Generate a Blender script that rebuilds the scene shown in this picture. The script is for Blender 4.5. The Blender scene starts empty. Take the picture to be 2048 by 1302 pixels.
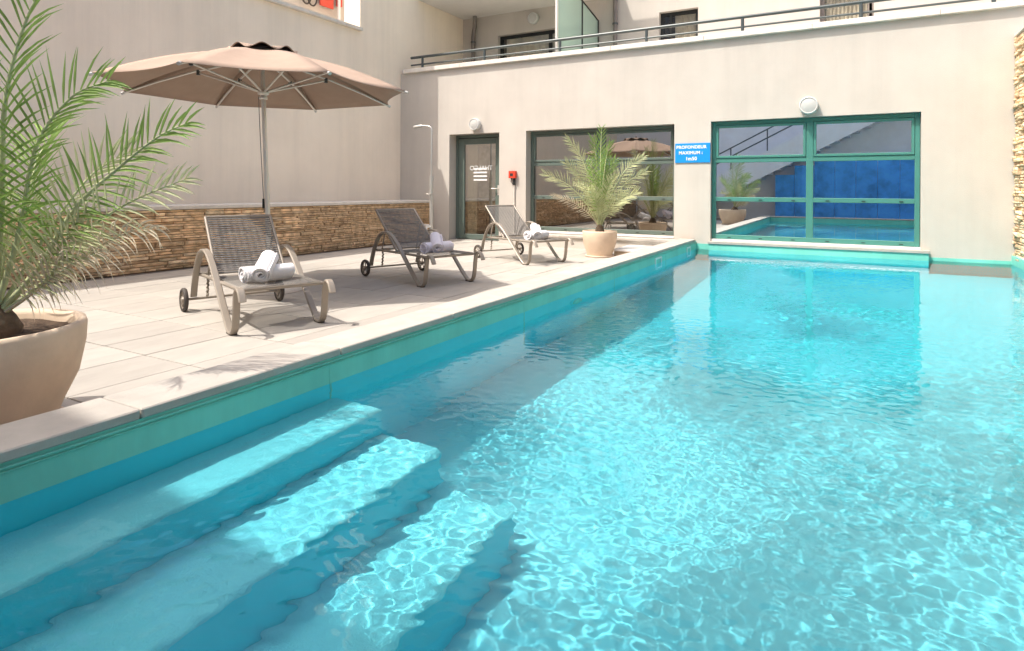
import bpy, math, random
import numpy as np
from mathutils import Vector, Matrix

# ------------------------------------------------------------------ camera, sky, sun, exposure
sc = bpy.context.scene
COL = sc.collection
R = math.radians
cam = bpy.data.cameras.new('camera')
camo = bpy.data.objects.new('camera', cam)
COL.objects.link(camo)
sc.camera = camo
cam.sensor_width = 36.0
cam.lens = 1232.4 / 2048 * 36
cam.shift_y = -(651 - 378.44) / 2048
cam.clip_start = 0.05
cam.clip_end = 1000
_F = Vector((-math.sin(0.505803), math.cos(0.505803), 0))
_Rt = Vector((math.cos(0.505803), math.sin(0.505803), 0))
_U = Vector((0, 0, 1))
_c, _s = math.cos(0.0049215), math.sin(0.0049215)
_x = _Rt * _c + _U * _s
_y = _U * _c - _Rt * _s
camo.matrix_world = Matrix(((_x.x, _y.x, -_F.x, 0), (_x.y, _y.y, -_F.y, 0), (_x.z, _y.z, -_F.z, 1.05), (0, 0, 0, 1)))

SUN_DIR = Vector((0.36, 0.455, -1.0)).normalized()          # the way the light travels
world = bpy.data.worlds.new('World')
sc.world = world
world.use_nodes = True
wnt = world.node_tree
sky = wnt.nodes.new('ShaderNodeTexSky')
sky.sky_type = 'NISHITA'
sky.sun_disc = False
sky.sun_elevation = R(59.9)
sky.sun_rotation = R(218.4)
sky.air_density = 1.0
sky.dust_density = 6.0
sky.ozone_density = 0.0
wnt.links.new(sky.outputs[0], wnt.nodes['Background'].inputs[0])
wnt.nodes['Background'].inputs[1].default_value = 0.15
sun = bpy.data.lights.new('sun', 'SUN')
sun.energy = 3.0
sun.angle = R(0.5)
sun.color = (1.0, 0.94, 0.86)
suno = bpy.data.objects.new('sun', sun)
COL.objects.link(suno)
suno.location = (-6, -8, 20)
suno.rotation_euler = SUN_DIR.to_track_quat('-Z', 'Y').to_euler()
sun.cycles.is_caustics_light = True
sc.view_settings.view_transform = 'Standard'
sc.view_settings.look = 'None'
sc.view_settings.gamma = 1.0
sc.view_settings.use_curve_mapping = False
sc.view_settings.exposure = 0.88
sc.cycles.use_denoising = True
sc.cycles.max_bounces = 14
sc.cycles.diffuse_bounces = 6
sc.cycles.glossy_bounces = 5
sc.cycles.transmission_bounces = 8
sc.cycles.transparent_max_bounces = 24
sc.cycles.sample_clamp_indirect = 8
sc.cycles.caustics_reflective = False

# ------------------------------------------------------------------ helpers
rnd = random.Random(11)


def wloc(o):
    v = Vector((0, 0, 0))
    while o is not None:
        v += o.location
        o = o.parent
    return v


def tag(o, label=None, cat=None, group=None, kind=None):
    if label: o['label'] = label
    if cat: o['category'] = cat
    if group: o['group'] = group
    if kind: o['kind'] = kind
    return o


def thing(name, loc, label, cat, group=None):
    o = bpy.data.objects.new(name, None)
    o.empty_display_size = 0.1
    COL.objects.link(o)
    o.location = loc
    return tag(o, label, cat, group)


def copy_tree(o, parent=None):
    c = o.copy()
    COL.objects.link(c)
    c.parent = parent
    for ch in list(o.children):
        copy_tree(ch, c)
    return c


class MB:
    def __init__(self):
        self.v, self.f, self.sm = [], [], []

    def add(self, vs, fs, smooth=False):
        n = len(self.v)
        self.v += [tuple(p) for p in vs]
        self.f += [tuple(i + n for i in q) for q in fs]
        self.sm += [smooth] * len(fs)
        return self

    def box(self, a, b):
        (x0, y0, z0), (x1, y1, z1) = a, b
        vs = [(x, y, z) for x in (x0, x1) for y in (y0, y1) for z in (z0, z1)]
        return self.add(vs, [(0, 1, 3, 2), (4, 6, 7, 5), (0, 4, 5, 1), (2, 3, 7, 6), (0, 2, 6, 4), (1, 5, 7, 3)])

    def cbox(self, a, b, c=0.004):
        """box with chamfered edges"""
        (x0, y0, z0), (x1, y1, z1) = a, b
        vs = []
        for (sx, sy, sz) in ((0, 0, 0), (0, 0, 1), (0, 1, 0), (0, 1, 1), (1, 0, 0), (1, 0, 1), (1, 1, 0), (1, 1, 1)):
            X, Y, Z = (x1 if sx else x0), (y1 if sy else y0), (z1 if sz else z0)
            ix, iy, iz = (-c if sx else c), (-c if sy else c), (-c if sz else c)
            vs += [(X, Y + iy, Z + iz), (X + ix, Y, Z + iz), (X + ix, Y + iy, Z)]
        i = lambda k, a_: k * 3 + a_
        fs = [(i(0, 0), i(1, 0), i(3, 0), i(2, 0)), (i(4, 0), i(6, 0), i(7, 0), i(5, 0)),
              (i(0, 1), i(4, 1), i(5, 1), i(1, 1)), (i(2, 1), i(3, 1), i(7, 1), i(6, 1)),
              (i(0, 2), i(2, 2), i(6, 2), i(4, 2)), (i(1, 2), i(5, 2), i(7, 2), i(3, 2))]
        for p, q in ((0, 1), (2, 3), (4, 5), (6, 7)): fs.append((i(p, 0), i(p, 1), i(q, 1), i(q, 0)))
        for p, q in ((0, 2), (1, 3), (4, 6), (5, 7)): fs.append((i(p, 0), i(p, 2), i(q, 2), i(q, 0)))
        for p, q in ((0, 4), (1, 5), (2, 6), (3, 7)): fs.append((i(p, 1), i(p, 2), i(q, 2), i(q, 1)))
        for k in range(8): fs.append((i(k, 0), i(k, 1), i(k, 2)))
        return self.add(vs, fs)

    def tube(self, path, r, n=8, cap=True, radii=None, smooth=True):
        P = [Vector(p) for p in path]
        vs, fs = [], []
        up = None
        for k, p in enumerate(P):
            t = (P[min(k + 1, len(P) - 1)] - P[max(k - 1, 0)]).normalized()
            if up is None:
                up = Vector((0, 0, 1)) if abs(t.z) < 0.9 else Vector((1, 0, 0))
            s_ = t.cross(up).normalized()
            up = s_.cross(t).normalized()
            rr = radii[k] if radii else r
            for j in range(n):
                a = 2 * math.pi * j / n
                vs.append(p + s_ * (rr * math.cos(a)) + up * (rr * math.sin(a)))
        for k in range(len(P) - 1):
            for j in range(n):
                fs.append((k * n + j, k * n + (j + 1) % n, (k + 1) * n + (j + 1) % n, (k + 1) * n + j))
        self.add(vs, fs, smooth)
        if cap:
            m = len(P) - 1
            self.add([vs[j] for j in range(n)], [tuple(range(n))[::-1]])
            self.add([vs[m * n + j] for j in range(n)], [tuple(range(n))])
        return self

    def lathe(self, prof, n=24, centre=(0, 0, 0), axis='z', smooth=True):
        vs, fs = [], []
        for (r, h) in prof:
            for j in range(n):
                a = 2 * math.pi * j / n
                x, y = r * math.cos(a), r * math.sin(a)
                p = {'z': (x, y, h), 'y': (x, h, y), 'x': (h, x, y)}[axis]
                vs.append((p[0] + centre[0], p[1] + centre[1], p[2] + centre[2]))
        for k in range(len(prof) - 1):
            for j in range(n):
                fs.append((k * n + j, k * n + (j + 1) % n, (k + 1) * n + (j + 1) % n, (k + 1) * n + j))
        return self.add(vs, fs, smooth)

    def strap(self, path, y, w, t, smooth=True):
        """flat bar: path of (x, z) swept with width w along y and thickness t"""
        P = [Vector((p[0], 0, p[1])) for p in path]
        vs, fs = [], []
        for k, p in enumerate(P):
            d = (P[min(k + 1, len(P) - 1)] - P[max(k - 1, 0)]).normalized()
            nrm = Vector((-d.z, 0, d.x)) * (t / 2)
            e = w * 0.12
            for (yy, s_) in ((y - w / 2 + e, 1), (y + w / 2 - e, 1), (y + w / 2, .4), (y + w / 2, -.4), (y + w / 2 - e, -1), (y - w / 2 + e, -1), (y - w / 2, -.4), (y - w / 2, .4)):
                q = p + nrm * s_
                vs.append((q.x, yy, q.z))
        n = 8
        for k in range(len(P) - 1):
            for j in range(n):
                fs.append((k * n + j, k * n + (j + 1) % n, (k + 1) * n + (j + 1) % n, (k + 1) * n + j))
        fs.append(tuple(range(n))[::-1])
        fs.append(tuple((len(P) - 1) * n + j for j in range(n)))
        return self.add(vs, fs, False)

    def grid(self, pts, smooth=True, two=False):
        """pts[i][j]"""
        ni, nj = len(pts), len(pts[0])
        vs = [p for row in pts for p in row]
        fs = [(i * nj + j, i * nj + j + 1, (i + 1) * nj + j + 1, (i + 1) * nj + j) for i in range(ni - 1) for j in range(nj - 1)]
        return self.add(vs, fs, smooth)

    def mesh(self, name, mat, off=Vector((0, 0, 0))):
        me = bpy.data.meshes.new(name)
        me.from_pydata([(x - off.x, y - off.y, z - off.z) for x, y, z in self.v], [], self.f)
        me.polygons.foreach_set('use_smooth', self.sm)
        me.materials.append(mat)
        me.update()
        return me

    def build(self, name, mat, parent=None, loc=None):
        off = Vector(loc) if loc is not None else (wloc(parent) if parent else Vector((0, 0, 0)))
        o = bpy.data.objects.new(name, self.mesh(name, mat, off))
        COL.objects.link(o)
        if parent is not None:
            o.parent = parent
            if loc is not None:
                o.location = off - wloc(parent)
        elif loc is not None:
            o.location = off
        return o


def struct(name, mb, mat):
    return tag(mb.build(name, mat), kind='structure')


def spline(pts, n):
    """Catmull-Rom through points, n samples per span"""
    P = [Vector(p) for p in pts]
    P = [P[0] * 2 - P[1]] + P + [P[-1] * 2 - P[-2]]
    out = []
    for i in range(1, len(P) - 2):
        for k in range(n):
            t = k / n
            a, b, c, d = P[i - 1], P[i], P[i + 1], P[i + 2]
            out.append(0.5 * ((2 * b) + (c - a) * t + (2 * a - 5 * b + 4 * c - d) * t * t + (3 * b - a - 3 * c + d) * t ** 3))
    out.append(P[-2])
    return out


# ------------------------------------------------------------------ materials
def new_mat(name):
    m = bpy.data.materials.new(name)
    m.use_nodes = True
    return m, m.node_tree, m.node_tree.nodes['Principled BSDF']


def mat(name, col, rough=0.7, metal=0.0, var=0.12, scale=3.0, bump=0.0, bscale=60.0, detail=6.0, spec=0.35, objvar=0.0, streak=None, trans=0.0, rain=0.0):
    """principled with colour drift (noise), optional per-object drift, relief and stretched wear"""
    m, nt, b = new_mat(name)
    N, L = nt.nodes, nt.links
    b.inputs['Roughness'].default_value = rough
    b.inputs['Metallic'].default_value = metal
    b.inputs['Specular IOR Level'].default_value = spec
    tc = N.new('ShaderNodeTexCoord')
    mp = N.new('ShaderNodeMapping')
    L.new(tc.outputs['Object'], mp.inputs[0])
    if streak: mp.inputs['Scale'].default_value = streak
    no = N.new('ShaderNodeTexNoise')
    no.inputs['Scale'].default_value = scale
    no.inputs['Detail'].default_value = detail
    no.inputs['Roughness'].default_value = 0.62
    L.new(mp.outputs[0], no.inputs['Vector'])
    mr = N.new('ShaderNodeMapRange')
    mr.inputs['From Min'].default_value = 0.3
    mr.inputs['From Max'].default_value = 0.7
    mr.inputs['To Min'].default_value = 1 - var
    mr.inputs['To Max'].default_value = 1 + var
    L.new(no.outputs['Fac'], mr.inputs['Value'])
    hsv = N.new('ShaderNodeHueSaturation')
    hsv.inputs['Color'].default_value = (*col, 1)
    val = mr.outputs[0]
    if objvar:
        oi = N.new('ShaderNodeObjectInfo')
        m2 = N.new('ShaderNodeMapRange')
        m2.inputs['To Min'].default_value = 1 - objvar
        m2.inputs['To Max'].default_value = 1 + objvar
        L.new(oi.outputs['Random'], m2.inputs['Value'])
        mu = N.new('ShaderNodeMath'); mu.operation = 'MULTIPLY'
        L.new(val, mu.inputs[0]); L.new(m2.outputs[0], mu.inputs[1])
        val = mu.outputs[0]
    if rain:
        mp3 = N.new('ShaderNodeMapping'); mp3.inputs['Scale'].default_value = (3.2, 3.2, .16)
        L.new(tc.outputs['Object'], mp3.inputs[0])
        n3 = N.new('ShaderNodeTexNoise'); n3.inputs['Scale'].default_value = 1.0; n3.inputs['Detail'].default_value = 7; n3.inputs['Roughness'].default_value = .68
        L.new(mp3.outputs[0], n3.inputs['Vector'])
        m3 = N.new('ShaderNodeMapRange'); m3.inputs['From Min'].default_value = .36; m3.inputs['From Max'].default_value = .56
        m3.inputs['To Min'].default_value = 1 - rain; m3.inputs['To Max'].default_value = 1.0
        L.new(n3.outputs['Fac'], m3.inputs['Value'])
        mu3 = N.new('ShaderNodeMath'); mu3.operation = 'MULTIPLY'
        L.new(val, mu3.inputs[0]); L.new(m3.outputs[0], mu3.inputs[1]); val = mu3.outputs[0]
    L.new(val, hsv.inputs['Value'])
    L.new(hsv.outputs[0], b.inputs['Base Color'])
    if bump:
        n2 = N.new('ShaderNodeTexNoise')
        n2.inputs['Scale'].default_value = bscale
        n2.inputs['Detail'].default_value = 5
        L.new(tc.outputs['Object'], n2.inputs['Vector'])
        bp = N.new('ShaderNodeBump')
        bp.inputs['Strength'].default_value = bump
        bp.inputs['Distance'].default_value = 0.01
        L.new(n2.outputs['Fac'], bp.inputs['Height'])
        L.new(bp.outputs[0], b.inputs['Normal'])
    if trans:
        b.inputs['Transmission Weight'].default_value = 0
        tr = N.new('ShaderNodeBsdfTranslucent')
        L.new(hsv.outputs[0], tr.inputs['Color'])
        mx = N.new('ShaderNodeMixShader')
        mx.inputs[0].default_value = trans
        L.new(b.outputs[0], mx.inputs[1]); L.new(tr.outputs[0], mx.inputs[2])
        L.new(mx.outputs[0], N['Material Output'].inputs[0])
    return m


M = {}
M['stucco'] = mat('stucco', (0.54, 0.50, 0.45), 0.9, var=0.06, scale=1.3, bump=0.35, bscale=110, spec=0.2, rain=.05)
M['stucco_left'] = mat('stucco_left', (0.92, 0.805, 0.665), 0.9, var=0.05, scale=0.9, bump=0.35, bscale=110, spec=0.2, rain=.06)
M['stucco_room'] = mat('stucco_room', (0.55, 0.48, 0.40), 0.9, var=0.05)
M['cap'] = mat('cap_concrete', (0.72, 0.67, 0.60), 0.85, var=0.12, scale=6, bump=0.2)
M['plinth'] = mat('planter_concrete', (0.70, 0.65, 0.58), 0.85, var=0.10, scale=5, bump=0.2)
M['soffit'] = mat('soffit', (0.74, 0.72, 0.69), 0.9, var=0.04)
M['tile'] = mat('deck_tile', (0.39, 0.362, 0.325), 0.75, var=0.16, scale=2.4, bump=0.12, bscale=45, objvar=0.08, streak=(1, 0.35, 1))
M['grout'] = mat('grout', (0.24, 0.21, 0.18), 0.95, var=0.1)
M['coping'] = mat('coping_stone', (0.42, 0.385, 0.345), 0.7, var=0.13, scale=5, bump=0.15, bscale=80, objvar=0.03)
M['curb'] = mat('curb', (0.52, 0.40, 0.28), 0.9, var=0.2, scale=8, bump=0.4)
M['copper'] = mat('coping_bed', (0.52, 0.26, 0.15), 0.8, var=0.15, scale=8)
M['stone'] = mat('ledgestone', (0.70, 0.495, 0.30), 0.9, var=0.42, scale=11, bump=0.9, bscale=38, objvar=0.34)
M['stone_pale'] = mat('ledgestone_pale', (0.80, 0.62, 0.41), 0.9, var=0.35, scale=11, bump=0.9, bscale=38, objvar=0.28)
M['mortar'] = mat('stone_backing', (0.30, 0.215, 0.14), 0.95, var=0.2)
M['ground'] = mat('ground', (0.22, 0.20, 0.17), 0.95, var=0.2)
M['liner_tread'] = mat('liner_tread', (0.17, 0.70, 0.80), 0.55, var=0.05, scale=3, spec=0.3, bump=.5, bscale=90)
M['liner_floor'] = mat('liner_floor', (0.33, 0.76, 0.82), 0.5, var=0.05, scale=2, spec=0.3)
M['liner'] = mat('liner', (0.04, 0.70, 0.84), 0.45, var=0.04, scale=2, spec=0.4)  # liner on shaded sides and risers, shade put into a deeper cyan
# floor lining: light lost in deeper water painted in, turquoise at the deep end
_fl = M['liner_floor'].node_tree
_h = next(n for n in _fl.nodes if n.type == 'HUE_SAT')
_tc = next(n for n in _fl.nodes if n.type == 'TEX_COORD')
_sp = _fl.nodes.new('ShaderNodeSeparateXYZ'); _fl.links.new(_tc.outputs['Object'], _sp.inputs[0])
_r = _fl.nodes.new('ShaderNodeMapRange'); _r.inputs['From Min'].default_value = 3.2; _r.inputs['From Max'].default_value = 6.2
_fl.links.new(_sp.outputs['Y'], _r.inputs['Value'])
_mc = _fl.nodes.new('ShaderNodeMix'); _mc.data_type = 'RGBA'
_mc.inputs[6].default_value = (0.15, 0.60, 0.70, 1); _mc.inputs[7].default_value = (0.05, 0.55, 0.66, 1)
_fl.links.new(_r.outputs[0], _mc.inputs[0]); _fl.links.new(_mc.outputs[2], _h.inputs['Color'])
M['liner_band'] = mat('liner_band', (0.19, 0.60, 0.50), 0.4, var=0.14, scale=1.2, spec=0.5, rain=.1)
M['liner_rail'] = mat('liner_rail', (0.03, 0.16, 0.12), 0.4)
M['white'] = mat('white_plastic', (0.80, 0.80, 0.79), 0.35, var=0.02)
M['lamp_body'] = mat('lamp_body', (0.62, 0.62, 0.60), 0.4, var=0.03)
M['lamp_glass'] = mat('lamp_glass', (0.50, 0.50, 0.48), 0.25, var=0.05)
M['frame'] = mat('window_frame', (0.11, 0.145, 0.125), 0.4, var=0.06, spec=0.5)
M['frame2'] = mat('window_frame_green', (0.065, 0.22, 0.185), 0.38, var=0.06, spec=0.5)
M['seal'] = mat('dark_seal', (0.02, 0.022, 0.022), 0.6)
M['alu'] = mat('brushed_aluminium', (0.72, 0.69, 0.64), 0.38, metal=0.55, var=0.04)
M['chair_frame'] = mat('taupe_metal', (0.31, 0.27, 0.225), 0.42, metal=0.25, var=0.04, spec=0.5)
M['dark_metal'] = mat('rail_paint', (0.07, 0.085, 0.085), 0.35, metal=0.2, var=0.1, spec=0.6)
M['steel'] = mat('grey_steel', (0.55, 0.54, 0.51), 0.35, metal=0.6, var=0.04)
M['pipe'] = mat('downpipe', (0.20, 0.175, 0.16), 0.5, var=0.1)
M['rubber'] = mat('rubber', (0.07, 0.06, 0.053), 0.7)
M['red'] = mat('red_plastic', (0.68, 0.06, 0.03), 0.4, var=0.05)
M['red_cloth'] = mat('red_cloth', (0.62, 0.09, 0.06), 0.8, var=0.12, scale=9)
M['towel'] = mat('towel', (0.84, 0.83, 0.85), 0.95, var=0.04, scale=40, bump=0.9, bscale=260)
M['towel_shade_tint'] = mat('towel_shade_tint', (0.86, 0.83, 0.92), 0.95, var=0.04, scale=40, bump=0.9, bscale=260)  # towel on the shaded lounger, lilac cast of the shade put into its colour
M['pot'] = mat('pot_clay', (0.66, 0.515, 0.385), 0.7, var=0.10, scale=5, bump=0.15, bscale=30)
M['soil'] = mat('soil', (0.085, 0.055, 0.035), 0.95, var=0.5, scale=40, bump=1.0, bscale=60)
M['leaf'] = mat('leaf', (0.27, 0.40, 0.11), 0.5, var=0.28, scale=5, trans=0.38)
M['leaf_pale'] = mat('leaf_pale', (0.56, 0.58, 0.34), 0.6, var=0.3, scale=6, trans=0.35)
M['leaf_dry'] = mat('leaf_dry', (0.70, 0.61, 0.46), 0.7, var=0.2, scale=6, trans=0.3)
M['rachis'] = mat('rachis', (0.45, 0.48, 0.26), 0.6, var=0.2)
M['trunk'] = mat('palm_base', (0.12, 0.085, 0.055), 0.9, var=0.4, scale=20, bump=1.0, bscale=40)
M['canopy'] = mat('canopy_fabric', (0.41, 0.305, 0.24), 0.9, var=0.05, scale=6, bump=0.1, bscale=200, trans=0.16)
M['canopy_dark'] = mat('vent_dark', (0.03, 0.025, 0.025), 0.9)
M['curtain'] = mat('curtain', (0.74, 0.68, 0.56), 0.9, var=0.12, scale=4, trans=0.3)
M['blue_sign'] = mat('sign_blue', (0.012, 0.26, 0.68), 0.35, var=0.03)
M['blue_floor'] = mat('reflection_blue', (0.04, 0.32, 0.78), 0.5, var=0.15, scale=3)  # blue reflections in the panes put into the colour of the room
M['blue_wall'] = mat('reflection_blue_wall', (0.09, 0.40, 0.95), 0.7, var=0.35, scale=2.2)  # same reflected blue, also for the added boards under the stair
M['lilac'] = mat('lilac_render', (0.80, 0.82, 0.86), 0.9, var=0.05)
M['black'] = mat('black_print', (0.03, 0.03, 0.03), 0.5)
M['room_floor'] = mat('room_floor', (0.22, 0.20, 0.18), 0.6, var=0.2)
M['dark_wood'] = mat('dark_furniture', (0.05, 0.045, 0.04), 0.5)


def glass_mat(name, tint, refl, rfl_col, rough=0.0):
    m, nt, b = new_mat(name)
    N, L = nt.nodes, nt.links
    N.remove(b)
    t = N.new('ShaderNodeBsdfTransparent'); t.inputs[0].default_value = (*tint, 1)
    g = N.new('ShaderNodeBsdfGlossy'); g.inputs[0].default_value = (*rfl_col, 1); g.inputs['Roughness'].default_value = rough
    lw = N.new('ShaderNodeFresnel'); lw.inputs[0].default_value = 1.5
    ad = N.new('ShaderNodeMath'); ad.operation = 'ADD'; ad.use_clamp = True; ad.inputs[1].default_value = refl
    L.new(lw.outputs[0], ad.inputs[0])
    ge = N.new('ShaderNodeNewGeometry'); inv = N.new('ShaderNodeMath'); inv.operation = 'SUBTRACT'; inv.inputs[0].default_value = 1.0
    L.new(ge.outputs['Backfacing'], inv.inputs[1])
    fr = N.new('ShaderNodeMath'); fr.operation = 'MULTIPLY'
    L.new(ad.outputs[0], fr.inputs[0]); L.new(inv.outputs[0], fr.inputs[1])
    mx = N.new('ShaderNodeMixShader')
    L.new(fr.outputs[0], mx.inputs[0]); L.new(t.outputs[0], mx.inputs[1]); L.new(g.outputs[0], mx.inputs[2])
    L.new(mx.outputs[0], N['Material Output'].inputs[0])
    return m


M['pane_upper'] = glass_mat('upper_window_glass', (0.92, 0.92, 0.90), 0.02, (1, 1, 1))
M['pane'] = glass_mat('window_glass', (0.80, 0.80, 0.76), 0.46, (0.95, 0.92, 0.88))
M['pane_blue'] = glass_mat('blue_window_glass', (0.60, 0.82, 1.0), 0.80, (0.88, 0.96, 1.0))
M['pane_green'] = glass_mat('balcony_glass', (0.72, 0.86, 0.80), 0.06, (1, 1, 1))

# frosted balcony screen: a share of diffuse so that sun and shade show on it
_m, _nt, _b = new_mat('frosted_screen')
_N, _L = _nt.nodes, _nt.links
_b.inputs['Base Color'].default_value = (0.62, 0.78, 0.70, 1)
_b.inputs['Roughness'].default_value = 0.3
_t = _N.new('ShaderNodeBsdfTransparent'); _t.inputs[0].default_value = (0.85, 0.95, 0.9, 1)
_x2 = _N.new('ShaderNodeMixShader'); _x2.inputs[0].default_value = 0.45
_L.new(_t.outputs[0], _x2.inputs[1]); _L.new(_b.outputs[0], _x2.inputs[2])
_L.new(_x2.outputs[0], _N['Material Output'].inputs[0])
M['screen'] = _m

# open woven mesh of the loungers: cords along the width with gaps between them
_m, _nt, _b = new_mat('woven_mesh')
_N, _L = _nt.nodes, _nt.links
_b.inputs['Roughness'].default_value = 0.55
_tc = _N.new('ShaderNodeTexCoord')
_w = _N.new('ShaderNodeTexWave'); _w.wave_type = 'BANDS'; _w.bands_direction = 'X'; _w.inputs['Scale'].default_value = 1.0
_mp = _N.new('ShaderNodeMapping'); _mp.inputs['Scale'].default_value = (14, 14, 14)
_L.new(_tc.outputs['UV'], _mp.inputs[0]); _L.new(_mp.outputs[0], _w.inputs['Vector'])
_w2 = _N.new('ShaderNodeTexWave'); _w2.wave_type = 'BANDS'; _w2.bands_direction = 'Y'; _w2.inputs['Scale'].default_value = 0.45
_L.new(_mp.outputs[0], _w2.inputs['Vector'])
_cr = _N.new('ShaderNodeMapRange'); _cr.inputs['To Min'].default_value = 0.42; _cr.inputs['To Max'].default_value = 1.15
_L.new(_w.outputs['Fac'], _cr.inputs['Value'])
_hs = _N.new('ShaderNodeHueSaturation'); _hs.inputs['Color'].default_value = (0.15, 0.142, 0.133, 1)
_L.new(_cr.outputs[0], _hs.inputs['Value']); _L.new(_hs.outputs[0], _b.inputs['Base Color'])
_mn = _N.new('ShaderNodeMath'); _mn.operation = 'MULTIPLY'
_L.new(_w.outputs['Fac'], _mn.inputs[0]); _mn.inputs[1].default_value = 1.0
_gt = _N.new('ShaderNodeMapRange'); _gt.inputs['From Min'].default_value = 0.10; _gt.inputs['From Max'].default_value = 0.24
_L.new(_mn.outputs[0], _gt.inputs['Value'])
_bp = _N.new('ShaderNodeBump'); _bp.inputs['Strength'].default_value = 0.8; _bp.inputs['Distance'].default_value = 0.004
_ad = _N.new('ShaderNodeMath'); _ad.operation = 'ADD'
_L.new(_w.outputs['Fac'], _ad.inputs[0]); _L.new(_w2.outputs['Fac'], _ad.inputs[1])
_L.new(_ad.outputs[0], _bp.inputs['Height']); _L.new(_bp.outputs[0], _b.inputs['Normal'])
_t = _N.new('ShaderNodeBsdfTransparent')
_x2 = _N.new('ShaderNodeMixShader')
_L.new(_gt.outputs[0], _x2.inputs[0]); _L.new(_t.outputs[0], _x2.inputs[1]); _L.new(_b.outputs[0], _x2.inputs[2])
_L.new(_x2.outputs[0], _N['Material Output'].inputs[0])
M['mesh'] = _m

# water: clear refracting surface; the waves are in the mesh
_m, _nt, _b = new_mat('pool_water')
_N, _L = _nt.nodes, _nt.links
_N.remove(_b)
_g = _N.new('ShaderNodeBsdfGlass'); _g.inputs['Roughness'].default_value = 0.0; _g.inputs['IOR'].default_value = 1.333
_g.inputs['Color'].default_value = (0.91, 0.99, 1.0, 1)
_L.new(_g.outputs[0], _N['Material Output'].inputs[0])
M['water'] = _m

RECV = []                                                   # surfaces under the water

# ------------------------------------------------------------------ ground, deck, pool
YW = 10.4                                                   # far facade
g = MB()
g.add([(-200, -200, -.06), (200, -200, -.06), (200, -3.4, -.06), (-200, -3.4, -.06)], [(0, 1, 2, 3)])
g.add([(-200, 14.5, -.06), (200, 14.5, -.06), (200, 200, -.06), (-200, 200, -.06)], [(0, 1, 2, 3)])
g.add([(-200, -3.4, -.06), (-11, -3.4, -.06), (-11, 14.5, -.06), (-200, 14.5, -.06)], [(0, 1, 2, 3)])
g.add([(2.3, -3.4, -.06), (200, -3.4, -.06), (200, 14.5, -.06), (2.3, 14.5, -.06)], [(0, 1, 2, 3)])
struct('ground', g, M['ground'])

d = MB()
d.box((-8.5, -3.0, -.2), (-2.52, YW, -.012))
d.box((-2.52, -3.0, -.2), (1.9, 0.0, -.012))
deck = struct('deck', d, M['grout'])
TX, TY, GAP = 0.452, 0.650, 0.009
tile_mesh = MB().cbox((0, 0, -.02), (TX - GAP, TY - GAP, 0), 0.0025).mesh('deck_tile', M['tile'])
x_right = -2.52
ix = 0
x = x_right - TX
while x > -7.72:
    y = 2.27 + TY * 13
    j = 12
    while y > -0.9:
        y -= TY
        if y + TY > YW: continue
        o = bpy.data.objects.new('deck_tile', tile_mesh)
        COL.objects.link(o)
        o.location = (x + rnd.uniform(-.001, .001), y + rnd.uniform(-.001, .001), rnd.uniform(-.0015, .001))
        o.parent = deck
    x -= TX
# last strip towards the facade
strip = MB()
for k in range(11):
    xx = x_right - TX * (k + 1)
    strip.cbox((xx, 2.27 + TY * 12 + .0, -.02), (xx + TX - GAP, YW - .004, 0.0), 0.0025)
tag(strip.build('tile_border', M['tile'], deck), kind='stuff')

XI, XO, XR, YN = -2.27, -2.52, 1.85, 0.30
ZW = 0.08                                                   # water level
ZC = 0.245                                                  # coping top
# liner: floor with a slope, four sides; a rounded foot along the left side
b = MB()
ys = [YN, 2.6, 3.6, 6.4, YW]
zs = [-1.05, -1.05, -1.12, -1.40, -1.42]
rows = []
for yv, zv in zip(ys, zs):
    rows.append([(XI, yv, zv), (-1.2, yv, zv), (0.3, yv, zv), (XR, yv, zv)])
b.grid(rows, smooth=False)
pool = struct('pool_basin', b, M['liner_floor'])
b = MB()
b.box((XI - .1, YN - .1, -1.5), (XI, YW, ZW - .0))           # left side
b.box((XI, YN - .1, -1.5), (XR, YN, ZW - .0))                # near side
b.box((XR, YN - .1, -1.5), (XR + .05, YW, ZW))
b.box((XI, YW, -1.5), (XR, YW + .05, .06))
b.box((-2.05, 10.30, -1.5), (0.92, YW - .003, ZW - .0))
sides = b.build('pool_side', M['liner'], pool)
b = MB()
b.box((XI - .1, YN - .1, ZW), (XI, YW, .206))
b.box((XI, YN - .1, ZW), (XR, YN, .206))
b.box((-2.05, 10.30, ZW), (0.92, YW - .003, .178))
b.box((XR - .004, YN, ZW), (XR + .05, YW, .20))
b.box((XI, YW - .002, .06), (-2.05, YW + .05, .17))
b.box((0.92, YW - .002, .06), (XR, YW + .05, .125))
band = b.build('liner_band', M['liner_band'], pool)
b = MB()                                                    # welded seams and the hung rail of the liner
for yy in (2.24, 4.3, 6.4, 8.5):
    b.box((XI, yy, -.9), (XI + .0015, yy + .012, .19))
b.tube([(XI + .004, YN, .190), (XI + .004, YW, .190)], .0055, 6)
b.tube([(XI + .003, YN, .176), (XI + .003, YW, .176)], .0035, 6)
seam = b.build('liner_seam', M['liner_band'], pool)
RECV += [pool, sides]

# entry steps along the left side, rounded nosings
def tread(mb, x0, x1, z, y0, y1):
    r = 0.035
    prof = [(x0, z)] + [(x1 - r + r * math.sin(a), z - r + r * math.cos(a)) for a in [k * math.pi / 10 for k in range(6)]] + [(x1, -1.2), (x0, -1.2)]
    n = len(prof)
    vs = [(p[0], y0, p[1]) for p in prof] + [(p[0], y1, p[1]) for p in prof]
    fs = [(k, k + n, (k + 1) % n + n, (k + 1) % n) for k in range(n)]
    mb.add(vs, fs)
    mb.add(vs[n:], [tuple(range(n))])
    mb.add(vs[:n], [tuple(range(n))[::-1]])


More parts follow.
